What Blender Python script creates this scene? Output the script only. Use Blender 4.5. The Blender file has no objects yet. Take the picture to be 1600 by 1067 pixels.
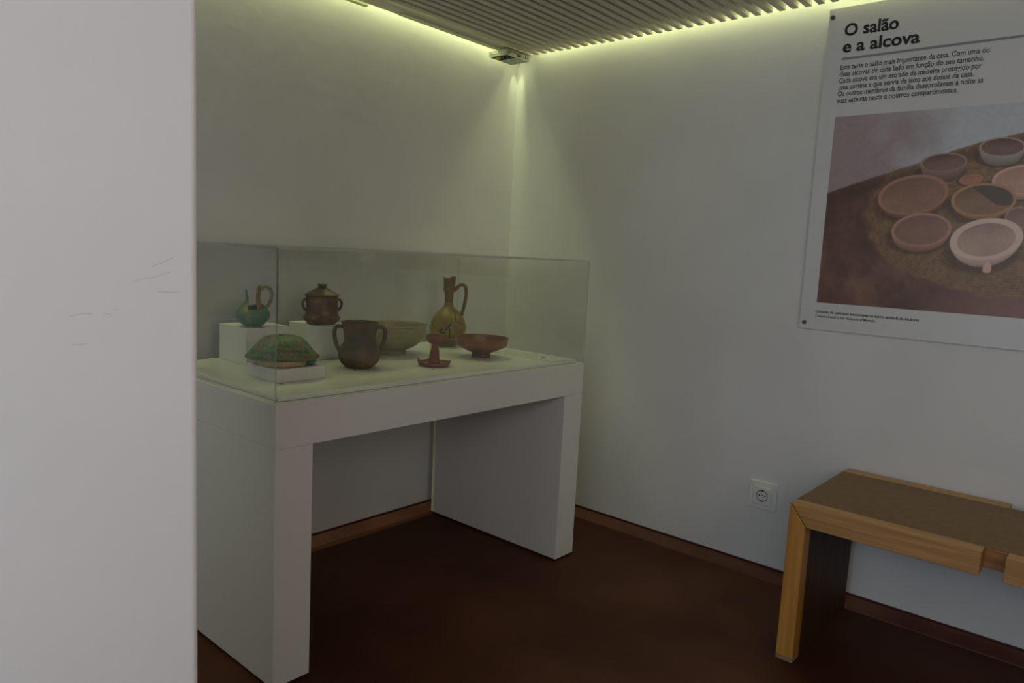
import bpy, bmesh, math, random
import numpy as np
from mathutils import Vector, Matrix, noise
random.seed(4)
PI = math.pi
sc = bpy.context.scene
C = sc.collection

# ---------------------------------------------------------------- camera
cam = bpy.data.cameras.new('camera'); co = bpy.data.objects.new('camera', cam); C.objects.link(co)
cam.sensor_width = 36; cam.lens = 1141.3 / 1600 * 36; cam.clip_start = 0.02
RT = Vector((0.65824611, -0.75113294, 0.05011341)); UP = Vector((0.05765998, 0.11667924, 0.99149447)); FW = Vector((0.75059135, 0.64975784, -0.12011397))
co.matrix_world = Matrix(((RT.x, UP.x, -FW.x, 0), (RT.y, UP.y, -FW.y, 0), (RT.z, UP.z, -FW.z, 1.15), (0, 0, 0, 1)))
sc.camera = co

# ---------------------------------------------------------------- world, lights, exposure
w = bpy.data.worlds.new('world'); sc.world = w; w.use_nodes = True
w.node_tree.nodes['Background'].inputs[0].default_value = (.75, .8, 1, 1)
w.node_tree.nodes['Background'].inputs[1].default_value = 0.25
vs = sc.view_settings
vs.view_transform = 'Standard'; vs.look = 'None'; vs.exposure = -0.26; vs.gamma = 1.0; vs.use_curve_mapping = False

XR, YB, ZS = 2.63, 2.325, 2.026      # right wall, back wall, underside of the slats
def area(name, loc, d, sx, sy, power, col, spread=PI):
    l = bpy.data.lights.new(name, 'AREA'); l.shape = 'RECTANGLE'; l.size = sx; l.size_y = sy
    l.energy = power; l.color = col; l.spread = spread
    o = bpy.data.objects.new(name, l); C.objects.link(o); o.location = loc
    o.rotation_euler = Vector(d).to_track_quat('-Z', 'Y').to_euler(); return o
# added unseen area lights: cool fill from the left, warmer from behind
area('left_fill', (-1.28, -.45, 1.66), (1, .25, -.05), .9, .60, 10.2, (.88, .97, 1.0))
area('left_fill', (-1.28, .60, 1.10), (1, .05, -.02), .68, 1.38, 12.4, (.74, .84, 1.0))
area('rear_fill', (.50, -1.02, 1.48), (0, 1, -.03), .76, 1.0, 9.6, (.96, .80, .64))
# light strips hidden in the slots above the slats, along the two walls
LED = (.92, 1.0, .47)
area('cove_light', (.9, YB-.011, ZS+.080), (0, -.0, -1), 3.3, .016, 7.0, LED, 2.0)
area('cove_light', (XR-.011, .65, ZS+.070), (0, 0, -1), .016, 3.1, 4.0, LED, 2.5)
sp = bpy.data.lights.new('corner_beam', 'SPOT'); sp.energy = 2.3; sp.color = LED; sp.spot_size = math.radians(23); sp.spot_blend = .25; sp.shadow_soft_size = .004  # added spot standing in for strip light leaking down the corner
so = bpy.data.objects.new('corner_beam', sp); C.objects.link(so); so.location = (XR-.043, YB-.043, ZS+.070)
so.rotation_euler = Vector((.11, .11, -1)).to_track_quat('-Z', 'Y').to_euler()

# ---------------------------------------------------------------- materials
MATS = {}
def s2l(c): return tuple((v/255/12.92 if v/255 <= .04045 else ((v/255+.055)/1.055)**2.4) for v in c)
def mat(name, a, b=None, rough=.6, scale=8, bump=0, bscale=60, stretch=(1,1,1), pos=(.35,.65), spec=.5, third=None, detail=5, metal=0):
    """two or three colours mixed by noise in object space, plus a fine noise relief"""
    m = bpy.data.materials.new(name); m.use_nodes = True; nt = m.node_tree; N = nt.nodes; L = nt.links
    p = N['Principled BSDF']; p.inputs['Roughness'].default_value = rough; p.inputs['Specular IOR Level'].default_value = spec; p.inputs['Metallic'].default_value = metal
    tc = N.new('ShaderNodeTexCoord'); mp = N.new('ShaderNodeMapping'); mp.inputs['Scale'].default_value = stretch
    L.new(tc.outputs['Object'], mp.inputs[0])
    if b is None: p.inputs['Base Color'].default_value = (*a, 1)
    else:
        n = N.new('ShaderNodeTexNoise'); n.inputs['Scale'].default_value = scale; n.inputs['Detail'].default_value = detail
        r = N.new('ShaderNodeValToRGB'); e = r.color_ramp.elements
        e[0].position = pos[0]; e[0].color = (*a, 1); e[1].position = pos[1]; e[1].color = (*b, 1)
        if third: t = e.new(min(pos[1]+.1, .98)); t.color = (*third, 1)
        L.new(mp.outputs[0], n.inputs['Vector']); L.new(n.outputs['Fac'], r.inputs[0]); L.new(r.outputs[0], p.inputs['Base Color'])
    if bump:
        n2 = N.new('ShaderNodeTexNoise'); n2.inputs['Scale'].default_value = bscale; n2.inputs['Detail'].default_value = 4
        bp = N.new('ShaderNodeBump'); bp.inputs['Strength'].default_value = min(1, bump); bp.inputs['Distance'].default_value = .002
        L.new(mp.outputs[0], n2.inputs['Vector']); L.new(n2.outputs['Fac'], bp.inputs['Height']); L.new(bp.outputs[0], p.inputs['Normal'])
    MATS[name] = m; return m
m_wall = mat('white_plaster', (.66,.66,.655), (.74,.74,.735), .75, 1.5, .35, 22, spec=.2)
m_part = mat('partition_plaster', (.79,.785,.825), (.85,.845,.885), .7, 1.2, .35, 16, spec=.2)
m_floor = mat('red_cement_floor', s2l((68,34,20)), s2l((88,50,32)), .6, 2.2, .25, 35, third=s2l((108,66,44)), pos=(.38,.68), spec=.22)
m_skirt = mat('red_cement_skirting', s2l((84,46,38)), s2l((100,62,50)), .55, 6, .2, 40, spec=.25)
m_skirt_top = mat('dark_red_paint', s2l((60,22,24)), s2l((70,30,28)), .5, 8)
m_slat = mat('painted_grey_slat', s2l((206,200,184)), s2l((214,208,194)), .55, 6, .1, 60, (1,6,6))
m_back = mat('gap_shade_backing', (.10,.10,.08), (.13,.13,.11), .8, 3)  # backing kept dark to deepen the shade between the slats
m_table = mat('white_lacquered_table', (.70,.69,.685), (.73,.72,.715), .45, 2, .05, 80, spec=.4)
m_board = mat('white_display_board', (.70,.70,.69), (.74,.74,.73), .3, 2, spec=.5)
m_ped = mat('white_pedestal', (.68,.68,.66), (.72,.72,.70), .5, 5)
m_panel = mat('white_panel', (.64,.64,.645), (.66,.66,.665), .35, 2, spec=.5)
m_black = mat('black_print', (.012,.012,.014), rough=.6)
m_dgrey = mat('dark_grey_print', (.07,.07,.075), rough=.6)
m_grey = mat('grey_print', (.24,.26,.27), rough=.6)
m_screw = mat('steel_screw', (.18,.17,.16), rough=.35, metal=.8)
m_sock = mat('white_plastic', (.74,.74,.72), rough=.35)
m_hole = mat('socket_hole', (.015,.013,.012), rough=.6)
m_contact = mat('brass_contact', (.30,.16,.06), rough=.4, metal=.6)
m_zinc = mat('galvanised_steel', (.42,.44,.38), (.62,.64,.55), .4, 30, metal=.5)
m_pcb = mat('circuit_board', (.03,.06,.035), (.07,.10,.04), .5, 60)
m_coil = mat('yellow_coil', (.75,.5,.03), rough=.5)
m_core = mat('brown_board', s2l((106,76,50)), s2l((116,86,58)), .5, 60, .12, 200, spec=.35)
m_dcore = mat('shaded_leg_board', s2l((66,44,26)), s2l((80,56,34)), .55, 30, .12, 200, (1,1,.2), spec=.2)  # brown board again, darkened for the shade under the seat
def wood(name, a, b, ax, seed=0):
    m = bpy.data.materials.new(name); m.use_nodes = True; nt = m.node_tree; N = nt.nodes; L = nt.links
    p = N['Principled BSDF']; p.inputs['Roughness'].default_value = .42; p.inputs['Specular IOR Level'].default_value = .4
    tc = N.new('ShaderNodeTexCoord'); mp = N.new('ShaderNodeMapping'); s = [26, 26, 26]; s[ax] = 1.3; mp.inputs['Scale'].default_value = s; mp.inputs['Location'].default_value = (seed, seed*2, 0)
    n = N.new('ShaderNodeTexNoise'); n.inputs['Scale'].default_value = 2.2; n.inputs['Detail'].default_value = 6; n.inputs['Distortion'].default_value = .6
    r = N.new('ShaderNodeValToRGB'); e = r.color_ramp.elements; e[0].position = .36; e[0].color = (*a, 1); e[1].position = .62; e[1].color = (*b, 1)
    L.new(tc.outputs['Object'], mp.inputs[0]); L.new(mp.outputs[0], n.inputs['Vector']); L.new(n.outputs['Fac'], r.inputs[0]); L.new(r.outputs[0], p.inputs['Base Color'])
    bp = N.new('ShaderNodeBump'); bp.inputs['Strength'].default_value = .2; bp.inputs['Distance'].default_value = .001
    L.new(n.outputs['Fac'], bp.inputs['Height']); L.new(bp.outputs[0], p.inputs['Normal']); MATS[name] = m; return m
m_pine_y = wood('pine_lengthwise', s2l((150,112,68)), s2l((180,136,86)), 1)
m_pine_z = wood('pine_upright', s2l((164,116,50)), s2l((186,134,64)), 2, 3)
m_pine_d = wood('pine_dark', s2l((128,82,46)), s2l((160,112,66)), 1, 7)

def acrylic(name, tint, edge=False):
    """clear sheet: see-through, with the mirror reflection of its surface by the angle"""
    m = bpy.data.materials.new(name); m.use_nodes = True; nt = m.node_tree; N = nt.nodes; L = nt.links
    N.remove(N['Principled BSDF']); out = N['Material Output']
    tr = N.new('ShaderNodeBsdfTransparent'); tr.inputs[0].default_value = (*tint, 1)
    gl = N.new('ShaderNodeBsdfGlossy'); gl.inputs['Roughness'].default_value = .12 if edge else .0
    fr = N.new('ShaderNodeFresnel'); ge = N.new('ShaderNodeNewGeometry'); mr = N.new('ShaderNodeMapRange')
    mr.inputs['To Min'].default_value = 1.49; mr.inputs['To Max'].default_value = 1/1.49      # same reflection on both sides of a face
    L.new(ge.outputs['Backfacing'], mr.inputs['Value']); L.new(mr.outputs[0], fr.inputs[0])
    mx = N.new('ShaderNodeMixShader'); L.new(fr.outputs[0], mx.inputs[0]); L.new(tr.outputs[0], mx.inputs[1]); L.new(gl.outputs[0], mx.inputs[2])
    if edge:
        df = N.new('ShaderNodeBsdfDiffuse'); df.inputs[0].default_value = (.62, .66, .60, 1)
        m2 = N.new('ShaderNodeMixShader'); m2.inputs[0].default_value = .5; L.new(mx.outputs[0], m2.inputs[1]); L.new(df.outputs[0], m2.inputs[2]); mx = m2
    L.new(mx.outputs[0], out.inputs[0]); return m
m_glass = acrylic('clear_acrylic', (.990, .994, .985))
m_edge = acrylic('acrylic_edge', (.80, .83, .76), True)

# ---------------------------------------------------------------- helpers
def link(name, me, parent=None):
    o = bpy.data.objects.new(name, me); C.objects.link(o)
    if parent: o.parent = parent
    return o
def obj(name, bm, m, parent=None, smooth=False, loc=None):
    bmesh.ops.recalc_face_normals(bm, faces=bm.faces[:])
    me = bpy.data.meshes.new(name); bm.to_mesh(me); bm.free()
    for x in (m if isinstance(m, (list, tuple)) else [m]): me.materials.append(x)
    if smooth: me.polygons.foreach_set('use_smooth', [True]*len(me.polygons))
    o = link(name, me, parent)
    if loc: o.location = loc
    return o
def bx(bm, x0, x1, y0, y1, z0, z1, bev=0, mi=0):
    vs_ = [bm.verts.new((x, y, z)) for x in (x0, x1) for y in (y0, y1) for z in (z0, z1)]
    fs = [bm.faces.new([vs_[i] for i in f]) for f in ((0,1,3,2),(4,6,7,5),(0,4,5,1),(2,3,7,6),(0,2,6,4),(1,5,7,3))]
    for f in fs: f.material_index = mi
    if bev:
        es = list({e for f in fs for e in f.edges})
        bmesh.ops.bevel(bm, geom=es, offset=bev, segments=2, profile=.5, affect='EDGES')
    return fs
def box(name, d, m, parent=None, bev=0, loc=None):
    bm = bmesh.new(); bx(bm, *d, bev=bev); return obj(name, bm, m, parent, loc=loc)
def prism(bm, pts, ax, a, b):
    """extrude a closed outline (in the two other axes) from a to b along ax"""
    def P(p, t):
        q = list(p); q.insert(ax, t); return q
    A = [bm.verts.new(P(p, a)) for p in pts]; B = [bm.verts.new(P(p, b)) for p in pts]; n = len(pts)
    bm.faces.new(A); bm.faces.new(B[::-1])
    for i in range(n): bm.faces.new([A[i], A[(i+1) % n], B[(i+1) % n], B[i]])
def thing(name, label, cat, loc=(0,0,0), rotz=0, group=None):
    o = bpy.data.objects.new(name, None); C.objects.link(o); o.empty_display_size = .05
    o.location = loc; o.rotation_euler = (0, 0, rotz); tag(o, label, cat, group); return o
def tag(o, label, cat, group=None):
    o['label'] = label; o['category'] = cat
    if group: o['group'] = group
    return o
def struct(o, label=None):
    o['kind'] = 'structure'
    if label: o['label'] = label
    return o
def disc(bm, c, r, ax, h, n=20):
    """short cylinder centred at c, axis ax, height h"""
    pts = []
    for i in range(n):
        a = 2*PI*i/n; pts.append((r*math.cos(a), r*math.sin(a)))
    def P(p, t): q = list(p); q.insert(ax, t); return (q[0]+c[0], q[1]+c[1], q[2]+c[2])
    A = [bm.verts.new(P(p, -h/2)) for p in pts]; B = [bm.verts.new(P(p, h/2)) for p in pts]
    bm.faces.new(A); bm.faces.new(B[::-1])
    for i in range(n): bm.faces.new([A[i], A[(i+1) % n], B[(i+1) % n], B[i]])

# ---------------------------------------------------------------- the room
XL, YF, ZC = -1.3, -1.05, 2.16
T = .12
struct(box('floor', (XL-T, XR+T, YF-T, YB+T, -.08, 0), m_floor), 'dark red-brown polished cement floor')
struct(box('wall_right', (XR, XR+T, YF-T, YB+T, 0, ZC), m_wall), 'white plaster wall behind the bench and the printed panel')
struct(box('wall_back', (XL, XR, YB, YB+T, 0, ZC), m_wall), 'white plaster wall behind the display case')
# near partition with a rounded plaster corner; the alcove opens behind it
bm = bmesh.new()
r = .012; xe, ye = .4835, 1.0
pts = [(-.45, ye)] + [(xe-r+r*math.sin(a), ye+r-r*math.cos(a)) for a in [i*PI/12 for i in range(7)]]
pts += [(xe, ye+.16), (-.45, ye+.16)]
prism(bm, pts, 2, 0, ZC)
struct(obj('wall_left', bm, m_part), 'white plaster partition end close on the left')
def holed(name, a, b, holes, mk):
    """wall from a to b with openings for the fill lights (u0, u1, z0, z1)"""
    bm = bmesh.new(); us = sorted({a, b} | {h[0] for h in holes} | {h[1] for h in holes})
    for u0, u1 in zip(us, us[1:]):
        hs_ = [h for h in holes if h[0] <= u0 and h[1] >= u1]
        if hs_: hs_[0][2] and mk(bm, u0, u1, 0, hs_[0][2]); mk(bm, u0, u1, hs_[0][3], ZC)
        else: mk(bm, u0, u1, 0, ZC)
    return struct(obj(name, bm, m_wall))
holed('wall_outer', YF-T, YB+T, [(-.91, .01, 1.34, 1.98), (.24, .96, .39, 1.81)], lambda bm, u0, u1, a, b: bx(bm, XL-T, XL, u0, u1, a, b))
holed('wall_front', XL, XR, [(.10, .90, 0, 2.0)], lambda bm, u0, u1, a, b: bx(bm, u0, u1, YF-T, YF, a, b))
def wframe(name, mk, u0, u1, z0, z1):  # frames of unseen openings, added to house the fill lights
    bm = bmesh.new(); w_ = .03
    mk(bm, u0, u1, z0, z0+w_); mk(bm, u0, u1, z1-w_, z1); mk(bm, u0, u0+w_, z0+w_, z1-w_); mk(bm, u1-w_, u1, z0+w_, z1-w_)
    struct(obj(name, bm, m_table))
wframe('added_door_1', lambda bm, a, b, c, d: bx(bm, a, b, YF-.10, YF-.06, c, d), .10, .90, 0.01, 2.0)
wframe('added_window_1', lambda bm, a, b, c, d: bx(bm, XL-.10, XL-.06, a, b, c, d), -.91, .01, 1.34, 1.98)
wframe('added_window_2', lambda bm, a, b, c, d: bx(bm, XL-.10, XL-.06, a, b, c, d), .24, .96, .39, 1.81)
ceil = struct(box('ceiling', (XL-T, XR+T, YF-T, YB+T, ZC, ZC+.08), m_back), 'slatted ceiling with a lit slot along the walls')
# slats, one by one
PITCH, SW, SH = .0438, .0222, .046
bm = bmesh.new(); bx(bm, XL, 2.580, -SW/2, SW/2, 0, SH, bev=.0015)
s0 = obj('slat', bm, m_slat, ceil); me = s0.data
y = 2.166; k = 0
while y > -1.0:
    s = s0 if k == 0 else link('slat', me, ceil)
    s.location = (random.uniform(-.002, .002), y, ZS+random.uniform(0, .0012)); y -= PITCH; k += 1
# bearers above the slats
for xx in (.35, 1.3, 2.25):
    box('bearer', (xx, xx+.05, -1.02, 2.27, ZS+SH+.002, ZS+SH+.040), m_back, ceil)
# board along the back slot, its pale batten and the short loose end of a light cover
box('edge_board', (-.5, 2.579, 2.197, 2.272, ZS-.001, ZS+.018), m_slat, ceil, bev=.002)
m_batten = mat('cream_batten', (.62,.64,.40), rough=.5)
b_ = box('batten', (1.86, 2.395, 2.232, 2.262, ZS-.007, ZS-.0015), m_batten, ceil, bev=.001); b_['label'] = 'pale cream batten under the edge board'
b_ = box('light_cover', (.8, 1.74, 2.285, 2.305, ZS-.004, ZS+.008), m_batten, ceil, bev=.002); b_['label'] = 'cream end of a light cover in the slot'
# LED strips that sit in the slots on the ceiling
m_led = bpy.data.materials.new('led_strip'); m_led.use_nodes = True
m_led.node_tree.nodes['Principled BSDF'].inputs['Emission Color'].default_value = (*LED, 1)
m_led.node_tree.nodes['Principled BSDF'].inputs['Emission Strength'].default_value = 3
box('light_strip', (XL+.01, XR-.06, YB-.035, YB-.005, ZS+.100, ZS+.106), m_led, ceil)
box('light_strip', (XR-.035, XR-.005, -1.0, YB-.06, ZS+.100, ZS+.106), m_led, ceil)

# skirting: a sloping cement fillet with a dark red top line on the wall
SK = [(0, 0), (-.052, 0), (-.050, .004), (-.036, .010), (-.010, .026), (-.004, .029), (0, .029)]
bm = bmesh.new(); prism(bm, [(XR+p[0], p[1]) for p in SK], 1, YF, YB); br = struct(obj('baseboard_right', bm, m_skirt), 'sloping red cement skirting under the right wall')
bm = bmesh.new(); bx(bm, XR-.004, XR, YF, YB, .029, .037); obj('top_line', bm, m_skirt_top, br)['label'] = 'dark red painted top line'
bm = bmesh.new(); prism(bm, [(YB+p[0], p[1]) for p in SK], 0, XL, XR-.05); bb = struct(obj('baseboard_back', bm, m_skirt), 'sloping red cement skirting under the back wall')
bm = bmesh.new(); bx(bm, XL, XR-.004, YB-.004, YB, .029, .037); obj('top_line', bm, m_skirt_top, bb)['label'] = 'dark red painted top line'

m_scr = mat('scratch', (.58,.56,.58), rough=.8)
wl = bpy.data.objects['wall_left']
def scratch(pts, w_=.0006):
    bm = bmesh.new()
    for (xa, za), (xb, zb) in zip(pts, pts[1:]):
        d = Vector((xb-xa, 0, zb-za)).normalized(); n = Vector((-d.z, 0, d.x))*w_/2
        q = [bm.verts.new(Vector((x, ye-.0002, z))+n*k_) for x, z, k_ in ((xa, za, 1), (xb, zb, 1), (xb, zb, -1), (xa, za, -1))]; bm.faces.new(q)
    obj('scratch', bm, m_scr, wl)
for pts in ([(.418,1.108),(.430,1.113),(.447,1.121)], [(.395,1.088),(.402,1.091),(.420,1.094),(.445,1.102)], [(.426,1.075),(.440,1.074),(.455,1.0745)], [(.358,1.048),(.364,1.047),(.368,1.043)], [(.318,1.045),(.335,1.048),(.345,1.0475)], [(.372,1.052),(.376,1.0525)], [(.320,1.009),(.338,1.010)]): scratch(pts)

# ---------------------------------------------------------------- display table
X0, X1, Y0, Y1, ZT = .952, 2.243, 1.577, 2.270, .752
t = thing('display_table', 'white slab-legged display table standing in the corner under the acrylic case', 'table', ((X0+X1)/2, (Y0+Y1)/2, 0))
ox, oy = (X0+X1)/2, (Y0+Y1)/2
box('tabletop', (X0-ox, X1-ox, Y0-oy, Y1-oy, .637, ZT), m_table, t, bev=.0015)
box('leg', (X0-ox, 1.060-ox, Y0-oy, Y1-oy, .008, .6368), m_table, t, bev=.0015)
box('leg', (2.134-ox, X1-ox, Y0-oy, Y1-oy, .008, .6368), m_table, t, bev=.0015)
for px in (X0+.012, 2.150):
    box('foot_plinth', (px-ox, px+.075-ox, Y0+.012-oy, Y1-.012-oy, 0, .0079), m_hole, t)
# raised board inside the case
bd = tag(box('display_board', (X0+.022, X1-.022, Y0+.024, Y1-.022, ZT+.0003, ZT+.013), m_board, bev=.003), 'thin white board lying on the tabletop inside the case', 'board')
ZB = ZT+.0133
# acrylic case
g = thing('acrylic_case', 'clear acrylic box cover over the pottery on the white table', 'display case', (ox, oy, ZT))
gt, gh = .006, .385
def pane(name, d, thin, clear=False):
    """box whose broad faces are clear and narrow faces are polished edges"""
    bm = bmesh.new(); fs = bx(bm, *d)
    for f in fs:
        f.normal_update(); f.material_index = 0 if abs(f.normal[thin]) > .5 or clear else 1
    return obj(name, bm, [m_glass, m_edge], g)
ax0, ax1, ay0, ay1 = X0+.001-ox, X1-.001-ox, Y0+.001-oy, Y1-.001-oy
e = .0004
pane('front_pane', (ax0, ax1, ay0, ay0+gt, .0005, gh-gt), 1)
pane('back_pane', (ax0, ax1, ay1-gt, ay1, .0005, gh-gt), 1, True)
pane('side_pane', (ax0, ax0+gt, ay0+gt+e, ay1-gt-e, .0005, gh-gt), 0, True)
pane('side_pane', (ax1-gt, ax1, ay0+gt+e, ay1-gt-e, .0005, gh-gt), 0, True)
pane('top_pane', (ax0, ax1, ay0, ay1, gh-gt+e, gh), 2)

# pedestals
tag(box('pedestal', (1.145, 1.300, 2.070, 2.235, ZB, .880), m_ped, bev=.001), 'white block under the small turquoise ewer', 'pedestal', 'white pedestal blocks in the case')
tag(box('pedestal', (1.384, 1.510, 2.050, 2.215, ZB, .880), m_ped, bev=.001), 'white block under the brown lidded pot', 'pedestal', 'white pedestal blocks in the case')
tag(box('pedestal', (1.065, 1.222, 1.765, 1.922, ZB, .802), m_ped, bev=.001), 'low white block under the green domed cover', 'pedestal', 'white pedestal blocks in the case')

# ---------------------------------------------------------------- pottery
def interp(prof, t):
    """(r, z) at arc fraction t of a polyline"""
    n = len(prof)-1; u = min(max(t, 0), 1)*n; i = min(int(u), n-1); f = u-i
    return (prof[i][0]*(1-f)+prof[i+1][0]*f, prof[i][1]*(1-f)+prof[i+1][1]*f)
def smoothp(pts, n=40, corners=()):
    """Catmull-Rom through the profile points, resampled"""
    P = [pts[0]]+list(pts)+[pts[-1]]; out = []
    for i in range(1, len(P)-2):
        seg = max(2, n//(len(pts)-1))
        for k in range(seg):
            t = k/seg; a, b, c, d = P[i-1], P[i], P[i+1], P[i+2]
            out.append(tuple(.5*((2*b[j])+(-a[j]+c[j])*t+(2*a[j]-5*b[j]+4*c[j]-d[j])*t*t+(-a[j]+3*b[j]-3*c[j]+d[j])*t**3) for j in (0, 1)))
    out.append(tuple(pts[-1])); return out
def pot(name, prof, m, parent, th=.005, cut=None, na=64, wob=.0008, seed=0, rmod=None, floor=True):
    """hollow lathe: outer wall, rim, inner wall. cut(a) gives the height where the wall is broken off at angle a"""
    prof = [p for p in prof]; nz = len(prof)
    zs = [p[1] for p in prof]
    bm = bmesh.new(); O = []; I = []
    for i in range(na):
        a = 2*PI*i/na; zc = cut(a) if cut else 1e9
        # fraction of the profile kept at this angle
        tmax = 1.0
        if zc < zs[-1]:
            for k in range(nz-1, 0, -1):
                if zs[k-1] <= zc <= zs[k] or zs[k-1] <= zc:
                    f = (zc-zs[k-1])/max(1e-6, zs[k]-zs[k-1]); tmax = (k-1+min(max(f, 0), 1))/(nz-1); break
        co_, ci_ = [], []
        for k in range(nz):
            tt = tmax*k/(nz-1); rr, zz = interp(prof, tt)
            nn = noise.noise(Vector((math.cos(a)*2+seed, math.sin(a)*2, zz*25)))*wob*2+noise.noise(Vector((math.cos(a)*8+seed, math.sin(a)*8, zz*80)))*wob*.7
            rr2 = rr+nn*min(1, rr/.02)
            if rmod: rr2 *= rmod(a, zz)
            co_.append(bm.verts.new((rr2*math.cos(a), rr2*math.sin(a), zz)))
            # inner point offset along the profile normal
            r1, z1 = interp(prof, max(0, tt-.02)); r2, z2 = interp(prof, min(1, tt+.02))
            dx, dz = r2-r1, z2-z1; l = math.hypot(dx, dz) or 1
            ri = max(.001, rr2-th*dz/l); zi = max(zz+th*dx/l, zs[0]+th*1.2)
            if k == nz-1: zi = zz-.0004
            ci_.append(bm.verts.new((ri*math.cos(a), ri*math.sin(a), zi)))
        O.append(co_); I.append(ci_)
    bot = bm.verts.new((0, 0, zs[0])); inb = bm.verts.new((0, 0, zs[0]+th*1.2))
    for i in range(na):
        j = (i+1) % na
        for k in range(nz-1):
            bm.faces.new([O[i][k], O[j][k], O[j][k+1], O[i][k+1]])
            bm.faces.new([I[i][k], I[i][k+1], I[j][k+1], I[j][k]])
        bm.faces.new([O[i][-1], O[j][-1], I[j][-1], I[i][-1]])
        bm.faces.new([bot, O[j][0], O[i][0]]); bm.faces.new([inb, I[i][0], I[j][0]])
    return obj(name, bm, m, parent, True)
def lathe(name, prof, m, parent, na=48, wob=.0006, seed=0, rmod=None):
    """closed solid of revolution; first and last profile points lie on the axis"""
    bm = bmesh.new(); R_ = []
    for i in range(na):
        a = 2*PI*i/na; c = []
        for rr, zz in prof[1:-1]:
            rr2 = rr+noise.noise(Vector((math.cos(a)*2+seed, math.sin(a)*2, zz*25)))*wob*2
            if rmod: rr2 *= rmod(a, zz)
            c.append(bm.verts.new((rr2*math.cos(a), rr2*math.sin(a), zz)))
        R_.append(c)
    b0 = bm.verts.new((0, 0, prof[0][1])); b1 = bm.verts.new((0, 0, prof[-1][1]))
    for i in range(na):
        j = (i+1) % na
        for k in range(len(R_[i])-1): bm.faces.new([R_[i][k], R_[j][k], R_[j][k+1], R_[i][k+1]])
        bm.faces.new([b0, R_[j][0], R_[i][0]]); bm.faces.new([b1, R_[i][-1], R_[j][-1]])
    return obj(name, bm, m, parent, True)
def tube(name, pts, rad, m, parent, flat=1.0, n=12, rot=0, res=6):
    """swept strap or rod through pts (x, z in the plane of the handle), rotated about z by rot; flat widens it sideways"""
    P = smoothp3([Vector(p) for p in pts], res); bm = bmesh.new(); rings = []
    for i, p in enumerate(P):
        d = (P[min(i+1, len(P)-1)]-P[max(i-1, 0)]).normalized()
        side = Vector((0, 1, 0)); nrm = d.cross(side).normalized()
        r_ = rad if not isinstance(rad, (tuple, list)) else rad[0]+(rad[1]-rad[0])*i/(len(P)-1)
        r_ *= 1+.08*noise.noise(p*60)
        rings.append([bm.verts.new(p+nrm*(r_*math.cos(2*PI*k/n))+side*(r_*flat*math.sin(2*PI*k/n))) for k in range(n)])
    for i in range(len(rings)-1):
        for k in range(n): bm.faces.new([rings[i][k], rings[i][(k+1) % n], rings[i+1][(k+1) % n], rings[i+1][k]])
    bm.faces.new(rings[0][::-1]); bm.faces.new(rings[-1])
    bmesh.ops.rotate(bm, verts=bm.verts[:], cent=(0,0,0), matrix=Matrix.Rotation(rot, 3, 'Z'))
    return obj(name, bm, m, parent, True)
def smoothp3(P, res):
    Q = [P[0]]+P+[P[-1]]; out = []
    for i in range(1, len(Q)-2):
        for k in range(res):
            t = k/res; a, b, c, d = Q[i-1], Q[i], Q[i+1], Q[i+2]
            out.append(.5*((2*b)+(c-a)*t+(2*a-5*b+4*c-d)*t*t+(3*b-a-3*c+d)*t**3))
    out.append(P[-1]); return out
def bump(a, c, wd):
    """1 at angle c, falling to 0 at wd"""
    d = abs((a-c+PI) % (2*PI)-PI); return max(0, 1-d/wd)
def jag(a, s, amp): return amp*(noise.noise(Vector((math.cos(a)*5+s, math.sin(a)*5, s)))+.6*noise.noise(Vector((math.cos(a)*14+s, math.sin(a)*14, s))))
D = math.radians
m_turq = mat('turquoise_glaze', s2l((124,128,92)), s2l((66,122,92)), .35, 20, .3, 90, pos=(.40,.50), third=s2l((60,112,84)), spec=.5)
m_shard = mat('worn_clay_shard', s2l((120,92,54)), s2l((150,120,62)), .6, 30, .4, 90, third=s2l((150,150,110)))
m_pale = mat('pale_worn_glaze', s2l((104,112,80)), s2l((134,136,104)), .5, 40, .3, 90)
m_clayin = mat('pale_clay_foot', s2l((172,146,120)), s2l((190,166,140)), .75, 30, .3, 90)
m_brown = mat('brown_glaze', s2l((74,48,20)), s2l((104,70,30)), .42, 24, .35, 70, third=s2l((132,100,40)), pos=(.38,.62))
m_cover = mat('green_crackled_glaze', s2l((112,92,56)), s2l((116,126,92)), .5, 55, .8, 90, third=s2l((58,106,80)), pos=(.38,.50))
m_amph = mat('smoked_terracotta', s2l((72,68,50)), s2l((106,84,58)), .8, 16, .6, 80, third=s2l((124,86,62)), pos=(.38,.62))
m_bowl = mat('pale_green_glaze', s2l((138,132,92)), s2l((156,148,108)), .4, 30, .35, 60, third=s2l((124,136,92)), pos=(.35,.6))
m_terra = mat('red_terracotta', s2l((112,66,40)), s2l((144,88,58)), .7, 30, .4, 80)
m_ochre = mat('ochre_bowl_glaze', s2l((112,72,28)), s2l((136,90,38)), .35, 20, .25, 60, third=s2l((124,82,44)))
m_dark = mat('manganese_stroke', s2l((44,42,30)), rough=.5)
m_yel = mat('yellow_ewer_glaze', s2l((122,100,40)), s2l((142,124,44)), .4, 26, .35, 60, third=s2l((136,136,76)), pos=(.35,.6))
m_neck = mat('ochre_ewer_neck', s2l((100,74,28)), s2l((128,98,40)), .45, 24, .3, 60)

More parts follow.
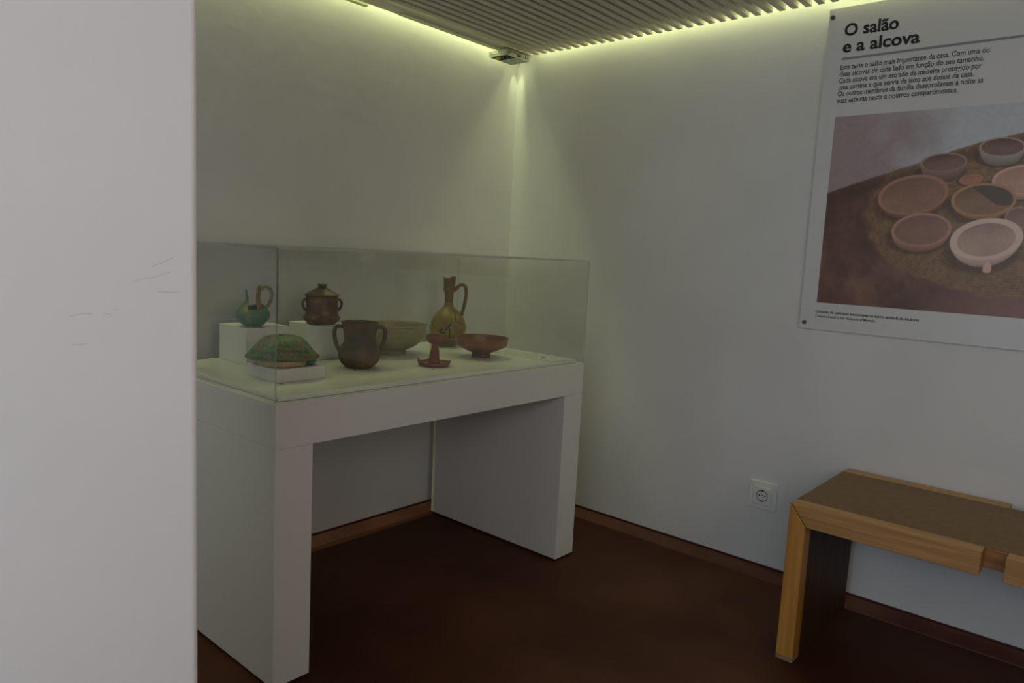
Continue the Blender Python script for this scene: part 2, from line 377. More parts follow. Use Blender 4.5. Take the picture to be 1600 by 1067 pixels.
# 1 small turquoise ewer, broken open in front
P = thing('small_ewer', 'small broken turquoise ewer with one handle on a white block at far left', 'ewer', (1.1906, 2.1108, .8801), D(-29.4))
prof = smoothp([(.021,0),(.0235,.003),(.036,.010),(.0495,.027),(.0520,.038),(.047,.053),(.036,.066),(.0265,.076),(.0225,.088),(.0225,.104),(.0250,.127)], 50)
def cut1(a):
    base = .066+.004*math.sin(2*a)
    z = base - .014*bump(a, D(262), D(65))
    z = max(z, .056+.062*bump(a, D(196), D(52))**.7)         # spike on the left
    return z+jag(a, 3, .002)
pot('body', prof, m_turq, P, .004, cut1, seed=1)
lathe('foot', [(0,0),(.021,0),(.0215,.004),(.019,.0048),(0,.0048)], m_clayin, P)
# the standing piece of the neck: a curved sherd
bm = bmesh.new(); cols = []
for i in range(10):
    a = D(-68+i*100/9); c = []
    for k in range(10):
        z = .050+.077*k/9*(1-.05*math.sin(i*2.1)); rr = .030-.013*math.sin(min(1, k/5)*PI/2)+.004*max(0, (k-5)/4)
        c.append((rr*math.cos(a)+.004, rr*math.sin(a), z))
    cols.append(c)
for th in (0, -.004):
    V = [[bm.verts.new((x*(1+th/.022), y*(1+th/.022), z)) for x, y, z in c] for c in cols]
    if th == 0: VO = V
for i in range(9):
    for k in range(9):
        bm.faces.new([VO[i][k], VO[i+1][k], VO[i+1][k+1], VO[i][k+1]]); bm.faces.new([V[i][k], V[i][k+1], V[i+1][k+1], V[i+1][k]])
    bm.faces.new([VO[i][9], VO[i+1][9], V[i+1][9], V[i][9]]); bm.faces.new([VO[i][0], V[i][0], V[i+1][0], VO[i+1][0]])
for i in (0, 9):
    for k in range(9): bm.faces.new([VO[i][k], VO[i][k+1], V[i][k+1], V[i][k]])
obj('neck', bm, m_shard, P, True)['label'] = 'brown broken sherd of the neck'
tube('handle', [(.024,0,.118),(.034,0,.127),(.049,0,.122),(.056,0,.104),(.050,0,.078),(.040,0,.062)], .0056, m_pale, P, 1.5, rot=D(-6))

# 2 lidded pot
P = thing('lidded_pot', 'brown cooking pot with two small handles and a conical lid', 'pot', (1.4293, 2.0891, .8801), D(-34.4))
prof = [(.038,0),(.046,.004),(.0570,.013),(.0617,.022)]+smoothp([(.0617,.022),(.0560,.031),(.0520,.043),(.0515,.060),(.0520,.080),(.0525,.094)], 30)[1:]
pot('body', prof, m_brown, P, .005, seed=5)
lid = lathe('lid', [(0,.0945),(.052,.0945),(.0560,.0955),(.0565,.0985),(.052,.1020),(.036,.1120),(.020,.1215),(.0135,.1235),(0,.1235)], m_brown, P)
lathe('knob', [(0,.1225),(.0125,.1225),(.0130,.1260),(.0165,.1320),(.0170,.1345),(.0150,.1352),(0,.1340)], m_brown, lid)
for rr in (200, 14):
    tube('handle', [(.048,0,.082),(.060,0,.083),(.0665,0,.071),(.062,0,.055),(.051,0,.044)], .0042, m_brown, P, 1.6, rot=D(rr))

# 3 domed cover
P = thing('domed_cover', 'green glazed domed cover with a pale clay rim on a low white block', 'pottery cover', (1.1297, 1.8399, .8021), D(-31.6))
def rm3(a, z): return 1+.03*math.sin(3*a+.6)+.02*math.sin(7*a)
lathe('clay_rim', [(0,0),(.066,0),(.0705,.004),(.0720,.017),(.070,.022),(0,.022)], m_clayin, P, wob=.0014, seed=3)['label'] = 'pale pinkish clay rim'
def rmd(a, z):
    k = max(0, min(1, (.045-z)/.02)); side = abs(math.cos(a+D(8)))**3
    return 1-.20*k*(1-side)+.02*math.sin(6*a)*k
dome = lathe('dome', [(0,.018),(.078,.018),(.096,.0185),(.1020,.023),(.1010,.028),(.094,.033),(.086,.043),(.076,.056),(.063,.070),(.050,.079),(.036,.0830),(.018,.0845),(0,.0848)], m_cover, P, 72, .0022, 7, rmd)
for rr in (-14,):
    bm = bmesh.new(); bmesh.ops.create_uvsphere(bm, u_segments=14, v_segments=10, radius=1)
    for v in bm.verts: v.co = Vector((v.co.x*.016+.080, v.co.y*.018, v.co.z*.011+.0125))
    bmesh.ops.rotate(bm, verts=bm.verts[:], cent=(0,0,0), matrix=Matrix.Rotation(D(rr), 3, 'Z'))
    obj('lug', bm, m_turq, P, True)
bm = bmesh.new(); disc(bm, (-.004, -.012, .0846), .0085, 2, .0012, 16); obj('hole', bm, m_hole, P)

# 4 two-handled jar
P = thing('two_handled_jar', 'smoke-darkened terracotta jar with wide neck and two big handles', 'jar', (1.4189, 1.8652, ZB), D(-37.3))
prof = smoothp([(.037,0),(.042,.003),(.056,.016),(.0655,.034),(.0655,.050),(.058,.067),(.0500,.080),(.0480,.092),(.0510,.115),(.0565,.138),(.0580,.148)], 54)
pot('body', prof, m_amph, P, .0055, lambda a: .146+jag(a, 9, .0022), wob=.0012, seed=11)
for rr, dx in ((184, 0), (2, 0)):
    tube('handle', [(.052,0,.128),(.068,0,.131),(.0785,0,.117),(.0765,0,.090),(.069,0,.066),(.0610,0,.050)], .0060, m_amph, P, 1.35, rot=D(rr))

# 5 large pale green bowl
P = thing('green_bowl', 'large pale green glazed bowl behind the two-handled jar', 'bowl', (1.7123, 2.0638, ZB), D(-39.7))
prof = [(.052,0),(.0525,.010),(.050,.013)]+smoothp([(.052,.015),(.080,.027),(.105,.046),(.119,.068),(.1245,.090),(.1270,.102),(.1310,.106),(.1290,.1095)], 40)
pot('body', prof, m_bowl, P, .006, wob=.0006, seed=15, na=80)
bm = bmesh.new(); disc(bm, (0,0,.0055), .0545, 2, .010, 40); obj('foot_ring', bm, m_bowl, P)

# 6 red pedestal lamp
P = thing('pedestal_lamp', 'small red terracotta stand lamp with broken dish and little cup', 'oil lamp', (1.6532, 1.7695, ZB), D(-43.1))
prof = [(.030,0),(.044,.001),(.052,.004),(.0545,.010),(.0555,.018),(.0550,.026)]
pot('dish', prof, m_terra, P, .005, lambda a: .0135+.012*bump(a, D(188), D(24))+.006*bump(a, D(-8), D(35))+jag(a, 5, .0015), na=64, wob=.001)
lathe('stem', [(0,.004),(.0175,.004),(.0180,.018),(.0165,.035),(.0150,.050),(.0115,.062),(.0105,.070),(.0125,.078),(0,.078)], m_terra, P, 32, .0009, 4)
prof = smoothp([(.010,.072),(.018,.075),(.026,.083),(.0285,.094),(.0295,.104)], 16)
pot('cup', prof, m_terra, P, .004, lambda a: .102+jag(a, 12, .002), na=48, rmod=lambda a, z: 1+.42*bump(a, D(-6), D(38))*max(0, (z-.085)/.019), wob=.0008)

# 7 tall ewer
P = thing('tall_ewer', 'tall yellow-green glazed ewer with broken mouth and strap handle', 'ewer', (2.0422, 2.1133, ZB), D(-44.0))
prof = smoothp([(.036,0),(.038,.003),(.037,.010),(.048,.022),(.064,.043),(.0735,.068),(.0720,.090),(.062,.115),(.045,.137),(.028,.152),(.0190,.163),(.0170,.180)], 60)
pot('body', prof, m_yel, P, .005, seed=21, wob=.0009, na=72)
prof = [(.0165,.176),(.0172,.190),(.0178,.212),(.0190,.221),(.0245,.224),(.0250,.228),(.0225,.231)]+smoothp([(.0222,.233),(.0230,.250),(.0242,.284)], 14)
nk = pot('neck', prof, m_neck, P, .004, lambda a: .272+.011*bump(a, D(-40), D(70))+.006*bump(a, D(190), D(50))+jag(a, 2, .0045), na=56, seed=4, wob=.0006)
nk['label'] = 'ochre neck with broken mouth'
tube('handle', [(.018,0,.222),(.030,0,.234),(.042,0,.247),(.056,0,.249),(.066,0,.236),(.068,0,.205),(.062,0,.165),(.052,0,.122),(.050,0,.108)], .0070, m_neck, P, 1.7, rot=D(2))
# dark painted strokes following the belly
def belly(z):
    prf = [(.036,0),(.048,.022),(.064,.043),(.0735,.068),(.0720,.090),(.062,.115),(.045,.137),(.028,.152),(.020,.163)]
    for (r0, z0), (r1, z1) in zip(prf, prf[1:]):
        if z0 <= z <= z1: return r0+(r1-r0)*(z-z0)/(z1-z0)
    return .02
strokes = [([(-52,.150),(-58,.135),(-62,.116),(-63,.105)], .0022), ([(-76,.104),(-84,.090),(-92,.078),(-97,.070)], .0032), ([(-86,.098),(-76,.090),(-68,.086)], .0015),
           ([(-84,.080),(-83,.060),(-82,.042)], .0020), ([(-142,.112),(-146,.098),(-147,.086)], .0018), ([(-104,.074),(-114,.066),(-108,.058),(-96,.060)], .0038),
           ([(-60,.106),(-48,.100),(-36,.094)], .0012), ([(-88,.044),(-76,.040),(-60,.046)], .0012)]
for pts, wdt in strokes:
    bm = bmesh.new(); L_, R2 = [], []
    PP = smoothp3([Vector((a_, z_, 0)) for a_, z_ in pts], 6)
    for i, q in enumerate(PP):
        d_ = (PP[min(i+1, len(PP)-1)]-PP[max(0, i-1)]); da = D(d_.x)*.07; l_ = math.hypot(da, d_.y) or 1
        ww = wdt*(.5+.5*math.sin(PI*(i+.7)/(len(PP)+.4)))
        for lst, s_ in ((L_, 1), (R2, -1)):
            a_ = D(q.x)+s_*ww*(-d_.y/l_)/.07; z_ = q.y+s_*ww*(da/l_); rr = belly(z_)+.0022
            lst.append((a_, z_, rr))
    fv = [[[bm.verts.new(((rr+o_)*math.cos(a_), (rr+o_)*math.sin(a_), z_)) for a_, z_, rr in lst] for lst in (L_, R2)] for o_ in (0, -.004)]
    for i in range(len(L_)-1):
        bm.faces.new([fv[0][0][i], fv[0][1][i], fv[0][1][i+1], fv[0][0][i+1]])
        for j in (0, 1): bm.faces.new([fv[0][j][i], fv[0][j][i+1], fv[1][j][i+1], fv[1][j][i]])
    obj('painted_stroke', bm, m_dark, P, True)

# 8 ochre bowl
P = thing('footed_bowl', 'ochre brown footed bowl with straight rim at the right of the case', 'bowl', (1.9422, 1.8283, ZB), D(-46.7))
prof = [(.033,0),(.034,.008),(.032,.014),(.034,.0155)]+[(.060,.027),(.080,.036),(.092,.043),(.0950,.050),(.0955,.060),(.0970,.067),(.0990,.071),(.0985,.0735)]
pot('body', prof, m_ochre, P, .005, seed=31, wob=.0007, na=80)
lathe('foot_ring', [(0,0),(.0345,0),(.0355,.004),(.0340,.0125),(0,.0125)], m_brown, P)

# number buttons and the caption sheet on the board
for (x, y_), lab in zip(((1.3714,1.8219),(1.6065,1.9734),(1.5971,1.7122),(1.8593,1.7605),(1.075,1.752)),
        ('tiny dark button on the board before the two-handled jar','tiny dark button before the pale green bowl','tiny dark button before the red stand lamp','tiny dark button before the ochre footed bowl','tiny dark button at the corner of the low white block')):
    r_ = math.hypot(x, y_); x, y_ = x-.010*x/r_, y_-.010*y_/r_
    P = thing('number_button', lab, 'button', (x, y_, ZB), 0, 'number buttons on the display board')
    bm = bmesh.new(); disc(bm, (0,0,.0006), .0075, 2, .001, 20); obj('disc', bm, m_panel, P)
    bm = bmesh.new(); disc(bm, (0,0,.0014), .0040, 2, .0005, 16); obj('dot', bm, m_dgrey, P)
P = thing('caption_sheet', 'clear caption sheet with small grey lines lying at the right end of the board', 'label', (2.075, 1.60, ZB), 0)
box('sheet', (0, .135, .0, .31, .0002, .0016), m_board, P)
bm = bmesh.new()
for i in range(11):
    yy = .285-i*.022 if i < 12 else 0
    x_ = .012
    while x_ < .118-(i*37 % 5)*.008:
        l_ = random.uniform(.006, .016); bx(bm, x_, x_+l_, yy-.0022, yy+.0022, .0017, .0019); x_ += l_+.003
o = obj('printed_lines', bm, m_grey, P); o['kind'] = 'stuff'

# ---------------------------------------------------------------- printed wall panel
PX = 2.615; K = PX/2.692
def W(y_, z_): return (y_*K, 1.15+(z_-1.15)*K)     # measured on x = 2.692, carried to the panel's plane
y0, z1 = W(.9513, 2.0418); _, z0 = W(0, .9323)
PN = thing('wall_panel', 'large white printed information panel with pottery photograph on the right wall', 'sign', (PX, 0, z0))
def loc(z_): return z_-z0
box('board', (.0, .005, y0-.96, y0, 0, z1-z0), m_panel, PN, bev=.0008)
for yy, zz in ((.9373, 2.0116), (.9332, .9551)):
    for side in (0, 1):
        a, b = W(yy, zz); a = a if side == 0 else y0-.96+(y0-a)
        bm = bmesh.new(); disc(bm, (-.0022, a, loc(b)), .0075, 0, .0045, 24); bm2 = obj('screw', bm, m_screw, PN)
        bm = bmesh.new(); bx(bm, -.0050, -.0044, a-.005, a+.005, loc(b)-.0008, loc(b)+.0008); obj('slot', bm, m_hole, bm2)
        bm = bmesh.new(); disc(bm, ((XR-PX+.005)/2, a, loc(b)), .006, 0, XR-PX-.005, 16); obj('spacer', bm, m_screw, PN)
def text(s, y_, z_, width, m, size, off=0, name='lettering'):
    cu = bpy.data.curves.new('t', 'FONT'); cu.body = s; cu.size = size; cu.offset = off; cu.resolution_u = 3; cu.extrude = 0
    o = bpy.data.objects.new('t', cu); C.objects.link(o); bpy.context.view_layer.update()
    me = bpy.data.meshes.new_from_object(o.evaluated_get(bpy.context.evaluated_depsgraph_get()))
    bpy.data.objects.remove(o); xs = [v.co.x for v in me.vertices]; f = width/(max(xs)-min(xs)); x0 = min(xs)
    for v in me.vertices: v.co = Vector((-.0006, -(v.co.x-x0)*f, v.co.y))
    me.materials.clear(); me.materials.append(m); o = link(name, me, PN); a, b = W(y_, z_); o.location = (0, a, loc(b)); return o
text('O salão', .8950, 1.9444, (.895-.7242)*K, m_black, .0545, .0016, 'title_line')
text('e a alcova', .8950, 1.8904, (.895-.6563)*K, m_black, .0545, .0016, 'title_line')
a, b = W(.8952, 1.8654); box('rule', (-.0006, -.0002, y0-.95, a, loc(b)-.0006, loc(b)+.0068), m_grey, PN)
for s, z_, e_ in (('Este seria o salão mais importante da casa. Com uma ou', 1.8330, .4586), ('duas alcovas de cada lado em função do seu tamanho.', 1.8105, .4703),
        ('Cada alcova era um estrado de madeira protegido por', 1.7880, .4738), ('uma cortina e que servia de leito aos donos da casa.', 1.7658, .4922),
        ('Os outros membros da família desenrolavam à noite as', 1.7440, .4655), ('suas esteiras neste e noutros compartimentos.', 1.7218, .5310)):
    text(s, .8965, z_, (.8965-e_)*K, m_dgrey, .0235, .00045, 'body_line')
text('Conjunto de cerâmicas encontradas no bairro almóada da Alcáçova', .8981, .9935, (.8981-.5641)*K, m_black, .0125, .0003, 'caption_line')
text('Ceramic found in the Alcazova of Mértola', .8967, .9775, (.8967-.6978)*K, m_dgrey, .0125, .0002, 'caption_line')

# the printed photograph: a fine grid whose points carry the ink colours of the print
def alb(c, k=1.0):
    l = np.array(s2l(c)); return l/s2l((112,112,112))[0]*.66*k
PW, PH = .87, .6452
NX, NY = 560, 420
U, V = np.meshgrid(np.linspace(0, PW, NX), np.linspace(0, PH, NY))
rng = np.random.RandomState(7)
def fbm(sc_, oct_=4, asp=1.0, seed=0):
    rg = np.random.RandomState(seed); out = np.zeros_like(U); amp = 1; tot = 0
    for o_ in range(oct_):
        n1 = int(PW*sc_*2**o_)+3; n2 = int(PH*sc_*asp*2**o_)+3; G = rg.rand(n2, n1)
        u = U*sc_*2**o_; v = V*sc_*asp*2**o_; i = u.astype(int); j = v.astype(int); fu = u-i; fv = v-j
        fu = fu*fu*(3-2*fu); fv = fv*fv*(3-2*fv)
        i = np.minimum(i, n1-2); j = np.minimum(j, n2-2)
        out += amp*((G[j,i]*(1-fu)+G[j,i+1]*fu)*(1-fv)+(G[j+1,i]*(1-fu)+G[j+1,i+1]*fu)*fv); tot += amp; amp *= .55
    return out/tot
def ss(a, b, x): t_ = np.clip((x-a)/(b-a), 0, 1); return t_*t_*(3-2*t_)
def mixc(A, c, k): return A*(1-k[..., None])+np.asarray(c)*k[..., None]
n1, n2, n3 = fbm(7, 5, seed=1), fbm(26, 4, seed=2), fbm(90, 2, 1, seed=3)
img = np.zeros(U.shape+(3,))+alb((92,82,84))
img = mixc(img, alb((108,110,114)), ss(.15, .40, U+.25*(n1-.5)))
img = mixc(img, alb((96,88,90)), ss(.60, .85, U)*.6)
img *= (1+.10*(n1-.5))[..., None]
# cloth or floor line: rises to the right
hz = np.interp(U[0], [0, .10, .25, .34, .445, .60, .87], [.386, .418, .469, .500, .534, .566, .60])[None, :]+.008*(n2-.5)
fl = np.zeros_like(img)+alb((60,42,36)); fl = mixc(fl, alb((78,56,46)), ss(.45, .75, n1)); fl = mixc(fl, alb((48,32,28)), ss(.45, .15, n1)); fl *= (.80+.4*n2)[..., None]
fl = mixc(fl, alb((86,60,56)), ss(.28, .62, U)*ss(.16, .0, V)*.8)
mat_d = np.hypot((U-.56)/.44, (V-.32)/.27)
mc = np.zeros_like(img)+alb((78,60,42)); mc *= (.70+.5*n3+.06*np.sin(mat_d*190))[..., None]
fl = mixc(fl, mc, ss(1.0, .93, mat_d+.10*(n2-.5)))
fl = mixc(fl, alb((40,28,22)), .6*ss(.035, .0, np.abs(V-hz+.03)))
img = mixc(img, fl, ss(.003, -.003, V-hz))
def ell(c, u, v_):
    dx = U-c[0]; dy = V-c[1]; det = u[0]*v_[1]-u[1]*v_[0]
    s_ = (dx*v_[1]-dy*v_[0])/det; t_ = (-dx*u[1]+dy*u[0])/det; return s_, t_
BW = [ # centre, half axes, drop of the body, foot size, colours: outside, rim, inside, inside far/dark
 ((.5034,.5161),(.0606,-.0009),(-.004,.0288), .034, .80, (94,88,82),(98,86,78),(74,56,48),(56,40,34)),
 ((.3497,.4759),(.0656,.0037),(-.0053,.0286), .036, .80, (84,66,60),(94,76,68),(76,58,50),(58,42,38)),
 ((.4317,.421),(.0313,.0042),(-.0034,.0147), .006, .9, (104,70,54),(112,76,58),(106,72,56),(96,64,50)),
 ((.5691,.4173),(.0808,.0063),(-.0079,.0426), .022, .9, (116,90,78),(126,98,86),(114,88,76),(104,80,70)),
 ((.2702,.3751),(.1021,.0186),(-.0163,.0614), .024, .86, (82,58,46),(104,76,62),(90,68,56),(76,56,46)),
 ((.4707,.3577),(.0863,.0044),(-.0077,.0499), .022, .80, (100,76,54),(106,80,58),(86,66,50),(72,54,42)),
 ((.5697,.3031),(.0358,.0002),(-.0036,.0323), .020, .8, (98,74,64),(104,80,70),(88,66,57),(74,56,48)),
 ((.3068,.2627),(.0865,.0099),(-.0097,.0524), .026, .88, (100,74,64),(108,82,72),(88,66,58),(78,57,50)),
 ((.4903,.2362),(.0948,.0182),(-.0143,.062), .040, .72, (122,106,98),(132,116,108),(112,96,86),(96,78,70)),
 ((.72,.44),(.07,.004),(-.004,.035), .03, .8, (112,84,72),(120,90,78),(96,70,60),(80,56,48)),
 ((.74,.29),(.09,.004),(-.004,.05), .03, .8, (98,74,64),(104,80,70),(88,66,57),(74,56,48)),
]
for c, u, v_, drop, fs, co_, cr, ci, cd in BW:
    # contact shade of the photographed bowls is part of the printed picture
    s_, t_ = ell((c[0]-.006, c[1]-drop*.9), (u[0]*1.12, u[1]), (v_[0], v_[1]*1.12)); img = mixc(img, alb((36,26,22)), .6*ss(1.12, .85, np.hypot(s_, t_)))
    for q in np.linspace(1, 0, 14):           # body swept down from the rim
        sc_ = 1-(1-fs)*q**1.6; s_, t_ = ell((c[0], c[1]-drop*q), (u[0]*sc_, u[1]*sc_), (v_[0]*sc_, v_[1]*sc_))
        img = mixc(img, alb(co_)*(1.0-.5*q), ss(1.02, .985, np.hypot(s_, t_)))
    s_, t_ = ell(c, u, v_); rr = np.hypot(s_, t_)
    img = mixc(img, alb(cr), ss(1.02, .985, rr)*.8)
    thk = .90 if c[0] != .4903 else .80
    k = ss(thk+.02, thk-.02, np.hypot(s_, t_+.03))
    inn = np.zeros_like(img)+alb(ci); inn = mixc(inn, alb(cd), ss(-.2, .9, t_)*.9); inn *= (.9+.25*(n2-.3)+.018*np.sin(rr*40))[..., None]
    img = mixc(img, inn, k)
    if c[0] == .4707:    # dark shade inside the middle bowl
        img = mixc(img, alb((52,44,36)), k*ss(-.02, .02, s_*.9-.15+.55*t_)*ss(-.35, -.2, t_+.25*s_))
s_, t_ = ell((.504,.150), (.012,0), (0,.018)); img = mixc(img, alb((130,106,96)), ss(1.05, .9, np.hypot(s_, t_+.4*s_*s_)))
img *= (.94+.12*n3)[..., None]
img = np.clip(img*.88, .005, .9)
xs = np.full(U.size, -.0006); verts = np.stack([xs, -U.ravel(), V.ravel()], 1)
idx = np.arange(NX*NY).reshape(NY, NX); faces = np.stack([idx[:-1,:-1], idx[1:,:-1], idx[1:,1:], idx[:-1,1:]], -1).reshape(-1, 4)
me = bpy.data.meshes.new('printed_photograph'); nf = len(faces)
me.vertices.add(len(verts)); me.vertices.foreach_set('co', verts.ravel().astype('f4'))
me.loops.add(nf*4); me.loops.foreach_set('vertex_index', faces.ravel().astype('i4'))
me.polygons.add(nf); me.polygons.foreach_set('loop_start', (np.arange(nf)*4).astype('i4'))
me.update(calc_edges=True)
ca = me.color_attributes.new('ink', 'FLOAT_COLOR', 'POINT'); ca.data.foreach_set('color', np.concatenate([img.reshape(-1, 3), np.ones((U.size, 1))], 1).ravel().astype('f4'))
m_ink = bpy.data.materials.new('printed_ink'); m_ink.use_nodes = True; nt = m_ink.node_tree
an = nt.nodes.new('ShaderNodeVertexColor'); an.layer_name = 'ink'; nt.links.new(an.outputs[0], nt.nodes['Principled BSDF'].inputs['Base Color']); nt.nodes['Principled BSDF'].inputs['Roughness'].default_value = .4
me.materials.append(m_ink)
a, b = W(.897, 1.030)
pic = link('printed_photograph', me, PN); pic.location = (0, a, loc(b)); pic.scale = (1, K, K); pic['label'] = 'colour photograph of red clay bowls on a mat'

# ---------------------------------------------------------------- socket
KS = XR/2.71
sy0, sy1 = .975*KS, 1.083*KS; sz0, sz1 = 1.15-(1.15-.222)*KS, 1.15-(1.15-.330)*KS
cy, cz = (sy0+sy1)/2, (sz0+sz1)/2; hs = (sy1-sy0)/2
P = thing('power_socket', 'white square wall socket low on the wall left of the bench', 'socket', (XR, cy, cz))
def ring_plate(name, h, x_out, x_in, r_, m, parent, hh=0):
    """square plate with bevelled edge"""
    bm = bmesh.new(); bx(bm, x_out, x_in, -h, h, -h, h, bev=.003); return obj(name, bm, m, parent)
fr = ring_plate('frame', hs, -.009, 0, 0, m_sock, P)
ring_plate('inner_frame', hs*.70, -.0125, -.0092, 0, m_sock, P)
# centre plate with a round well: ring of quads between square and circle
bm = bmesh.new(); n = 48; rw = .0225; h = hs*.60; A, B_, Cc, Dd = [], [], [], []
for i in range(n):
    a = 2*PI*i/n; c_, s_ = math.cos(a), math.sin(a); k = h/max(abs(c_), abs(s_))
    A.append(bm.verts.new((-.0160, c_*k, s_*k))); B_.append(bm.verts.new((-.0160, c_*rw, s_*rw))); Cc.append(bm.verts.new((-.0130, c_*rw*.96, s_*rw*.96))); Dd.append(bm.verts.new((-.0126, c_*k, s_*k)))
ctr = bm.verts.new((-.0130, 0, 0))
for i in range(n):
    j = (i+1) % n
    bm.faces.new([A[i], A[j], B_[j], B_[i]]); bm.faces.new([B_[i], B_[j], Cc[j], Cc[i]]); bm.faces.new([A[i], A[j], Dd[j], Dd[i]]); bm.faces.new([Cc[i], Cc[j], ctr])
obj('cover_plate', bm, m_sock, P)
bm = bmesh.new()
for i in range(n):   # dark seam round the well
    a0, a1 = 2*PI*i/n, 2*PI*(i+1)/n
    q = [bm.verts.new((-.0163, math.cos(a)*r_, math.sin(a)*r_)) for a, r_ in ((a0, rw*.97), (a1, rw*.97), (a1, rw*.84), (a0, rw*.84))]; bm.faces.new(q)
m_seam = mat('grey_seam', (.20,.19,.18), rough=.5)
obj('well_ring', bm, m_seam, P)
for dy in (-.0105, .0105, 0):
    bm = bmesh.new(); disc(bm, (-.0134, dy, .001), .0032 if dy else .0022, 0, .0008, 16); obj('pin_hole', bm, m_hole, P)
for dz in (-1, 1):
    bm = bmesh.new(); bx(bm, -.0170, -.0135, -.0045, .0045, dz*.0195-.0030, dz*.0195+.0030, bev=.0006); obj('earth_contact', bm, m_contact if dz < 0 else m_screw, P)

# ---------------------------------------------------------------- power supply under the ceiling corner
qx0, qx1, qy0, qy1, qz0, qz1 = 2.405, 2.555, 2.193, 2.300, ZS-.031, ZS-.009
P = thing('power_supply', 'open steel power supply box with perforated base hung in the ceiling corner', 'power supply', (qx0, qy0, qz0))
LX, LY, LZ = qx1-qx0, qy1-qy0, qz1-qz0
bm = bmesh.new()
# side plates with slots, built from strips
bx(bm, 0, .0012, 0, LY, 0, .004); bx(bm, 0, .0012, 0, LY, LZ-.003, LZ); bx(bm, 0, .0012, 0, LY*.50, .0041, LZ-.0031)
for i in range(7): y_ = LY*.50+LY*.5*(i+.5)/7; bx(bm, 0, .0012, y_, y_+.0035, .0041, LZ-.0031)
obj('end_plate', bm, m_zinc, P)
bm = bmesh.new(); bx(bm, .0013, LX*.42, 0, .0012, 0, LZ*.62); bx(bm, .0013, LX, 0, .0012, LZ*.8, LZ); bx(bm, LX*.62, LX, 0, .0012, 0, LZ*.79); bx(bm, LX*.42, LX*.62, 0, .0012, 0, .004)
obj('side_plate', bm, m_zinc, P)
box('side_plate', (.0013, LX, LY-.0012, LY, 0, LZ), m_zinc, P); box('end_plate', (LX-.0012, LX, .0013, LY-.0013, 0, LZ), m_zinc, P)
for x_, z_ in ((.018, .6), (LX*.70, .45), (LX*.90, .70), (LX*.90, .35)):
    bm = bmesh.new(); disc(bm, (x_, -.0006, LZ*z_), .0022, 1, .0014, 12); obj('rivet', bm, m_hole, P)
box('slot', (LX*.80, LX*.84, -.0008, 0, LZ*.25, LZ*.72), m_hole, P)
# perforated base: frame and a lattice of bars, circuit board above
bm = bmesh.new(); z_ = -.0012
bx(bm, 0, LX, 0, .007, z_, 0); bx(bm, 0, LX, LY-.007, LY, z_, 0); bx(bm, 0, .007, .007, LY-.007, z_, 0); bx(bm, LX-.007, LX, .007, LY-.007, z_, 0); bx(bm, LX*.5-.004, LX*.5+.004, .007, LY-.007, z_, 0)
for i in range(1, 9): xx = LX*.5+.004+(LX*.5-.011)*i/9; bx(bm, xx-.0010, xx+.0010, .007, LY-.007, z_, 0)
for i in range(1, 12): yy = .007+(LY-.014)*i/12; bx(bm, LX*.5+.004, LX-.007, yy-.0010, yy+.0010, z_-.0001, -.0001)
obj('perforated_base', bm, m_zinc, P)
box('circuit_board', (.003, LX-.003, .003, LY-.003, .008, .0095), m_pcb, P)
bm = bmesh.new(); bmesh.ops.create_uvsphere(bm, u_segments=16, v_segments=8, radius=.012); bmesh.ops.scale(bm, vec=(1, 1, .55), verts=bm.verts[:]); bmesh.ops.translate(bm, vec=(.034, LY-.026, .0012), verts=bm.verts[:]); obj('coil', bm, m_coil, P, True)
for x_, y_, r_ in ((.02, .02, .006), (.045, .025, .008), (.055, .06, .006), (.02, .05, .005)):
    bm = bmesh.new(); disc(bm, (x_, y_, .0035), r_, 2, .009, 14); obj('capacitor', bm, m_hole, P)
for x_, y_ in ((.02, .02), (LX-.02, .02), (LX*.5, LY*.6)):
    bm = bmesh.new(); disc(bm, (x_, y_, LZ+.0045), .003, 2, .009, 10); obj('mounting_screw', bm, m_hole, P)
tube('cable_loop', [(LX-.004, LY*.55, .0), (LX+.004, LY*.55, -.006), (LX+.001, LY*.55, -.013), (LX-.006, LY*.55, -.011), (LX-.006, LY*.55, -.002)], .0010, m_zinc, P, n=8)

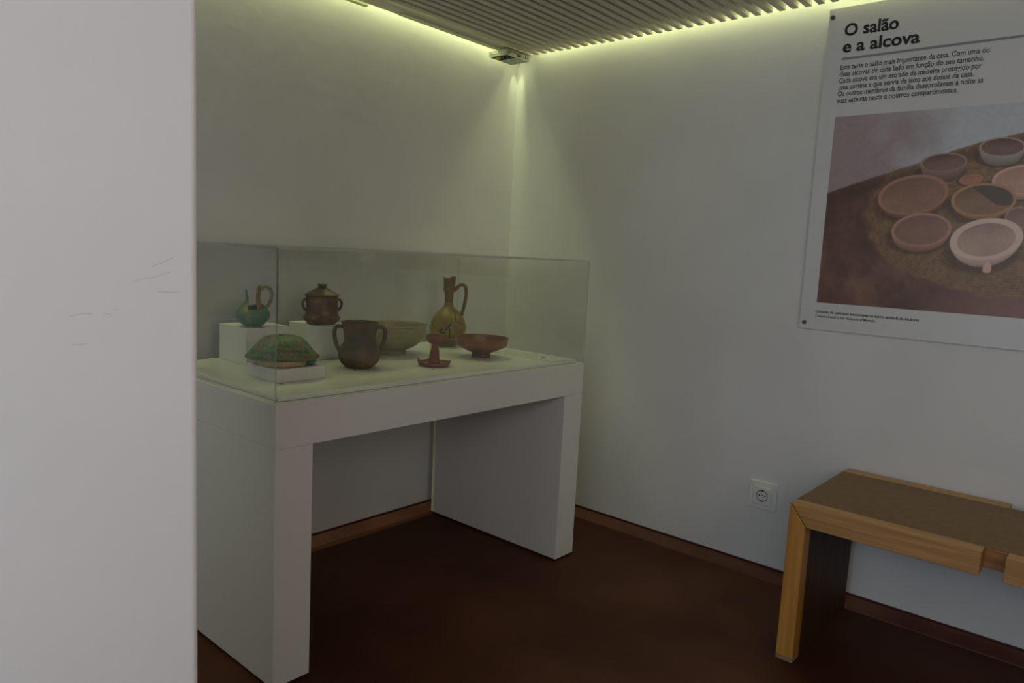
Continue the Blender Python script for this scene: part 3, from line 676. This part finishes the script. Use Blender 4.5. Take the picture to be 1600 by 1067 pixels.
# ---------------------------------------------------------------- bench
B0x, BTX, BH = 2.090, 2.618, .475
P = thing('bench', 'low wooden bench with brown top and pine edge strips against the right wall', 'bench', (2.35, .20, 0))
oX, oY = 2.35, .20
YL = .714; YE = -.86; tk = .062; st = .050
def bb_(name, x0, x1, y0_, y1_, z0_, z1_, m, bev=.001): return box(name, (x0-oX, x1-oX, y0_-oY, y1_-oY, z0_, z1_), m, P, bev=bev)
core_x0, core_x1 = B0x+st+.0005, BTX-st-.0005
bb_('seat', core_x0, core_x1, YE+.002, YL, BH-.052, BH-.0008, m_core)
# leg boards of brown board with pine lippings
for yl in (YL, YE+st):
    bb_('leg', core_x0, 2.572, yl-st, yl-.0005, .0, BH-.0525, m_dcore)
def lip(ya, yb, mitre_l, mitre_r, m=m_pine_y):
    """edge strip with mitred ends, running from ya (left, larger y) to yb"""
    for (xa, xb) in ((B0x, B0x+st), (BTX-st, BTX)):
        bm = bmesh.new()
        zt, zb = BH, BH-tk
        pts = [(ya-(.004 if mitre_l else 0), zt), (ya-(st+.001 if mitre_l else 0), zb), (yb+(st-.001 if mitre_r else 0), zb), (yb+(.0015 if mitre_r else 0), zt)]
        prism(bm, [(p[0]-oY, p[1]) for p in pts], 0, xa-oX, xb-oX)
        bmesh.ops.bevel(bm, geom=bm.edges[:], offset=.0012, segments=1, affect='EDGES')
        obj('edge_strip', bm, m, P)
lip(YL, .241, True, False); lip(.190, -.335, False, False); lip(-.386, YE, False, True)
# recessed blocks seen in the gaps between strips are the lighter core edge
for yc in (.2155, -.3605):
    bb_('recess_block', core_x0-.006, core_x0-.001, yc-.0252, yc+.0252, BH-.052, BH-.002, m_pine_d, .0004)
# upright lippings at the front of the legs, mitred to the strips, and their floor pads
for yl, sgn in ((YL, 1), (YE, -1)):
    bm = bmesh.new()
    pts = [(yl, .012), (yl, BH-.001), (yl-sgn*.002, BH-.002), (yl-sgn*(st-.0015), BH-tk-.001), (yl-sgn*(st-.0005), .012)]
    prism(bm, [(p[0]-oY, p[1]) for p in pts], 0, B0x-oX, B0x+st-oX)
    bmesh.ops.bevel(bm, geom=bm.edges[:], offset=.001, segments=1, affect='EDGES')
    obj('leg_lipping', bm, m_pine_z, P)
    a, b = sorted((yl, yl-sgn*st)); bb_('foot_pad', B0x-.001, B0x+st-.001, a, b, .0, .0115, mat('worn_grey_wood', s2l((150,134,108)), s2l((120,104,84)), .7, 20), .001)
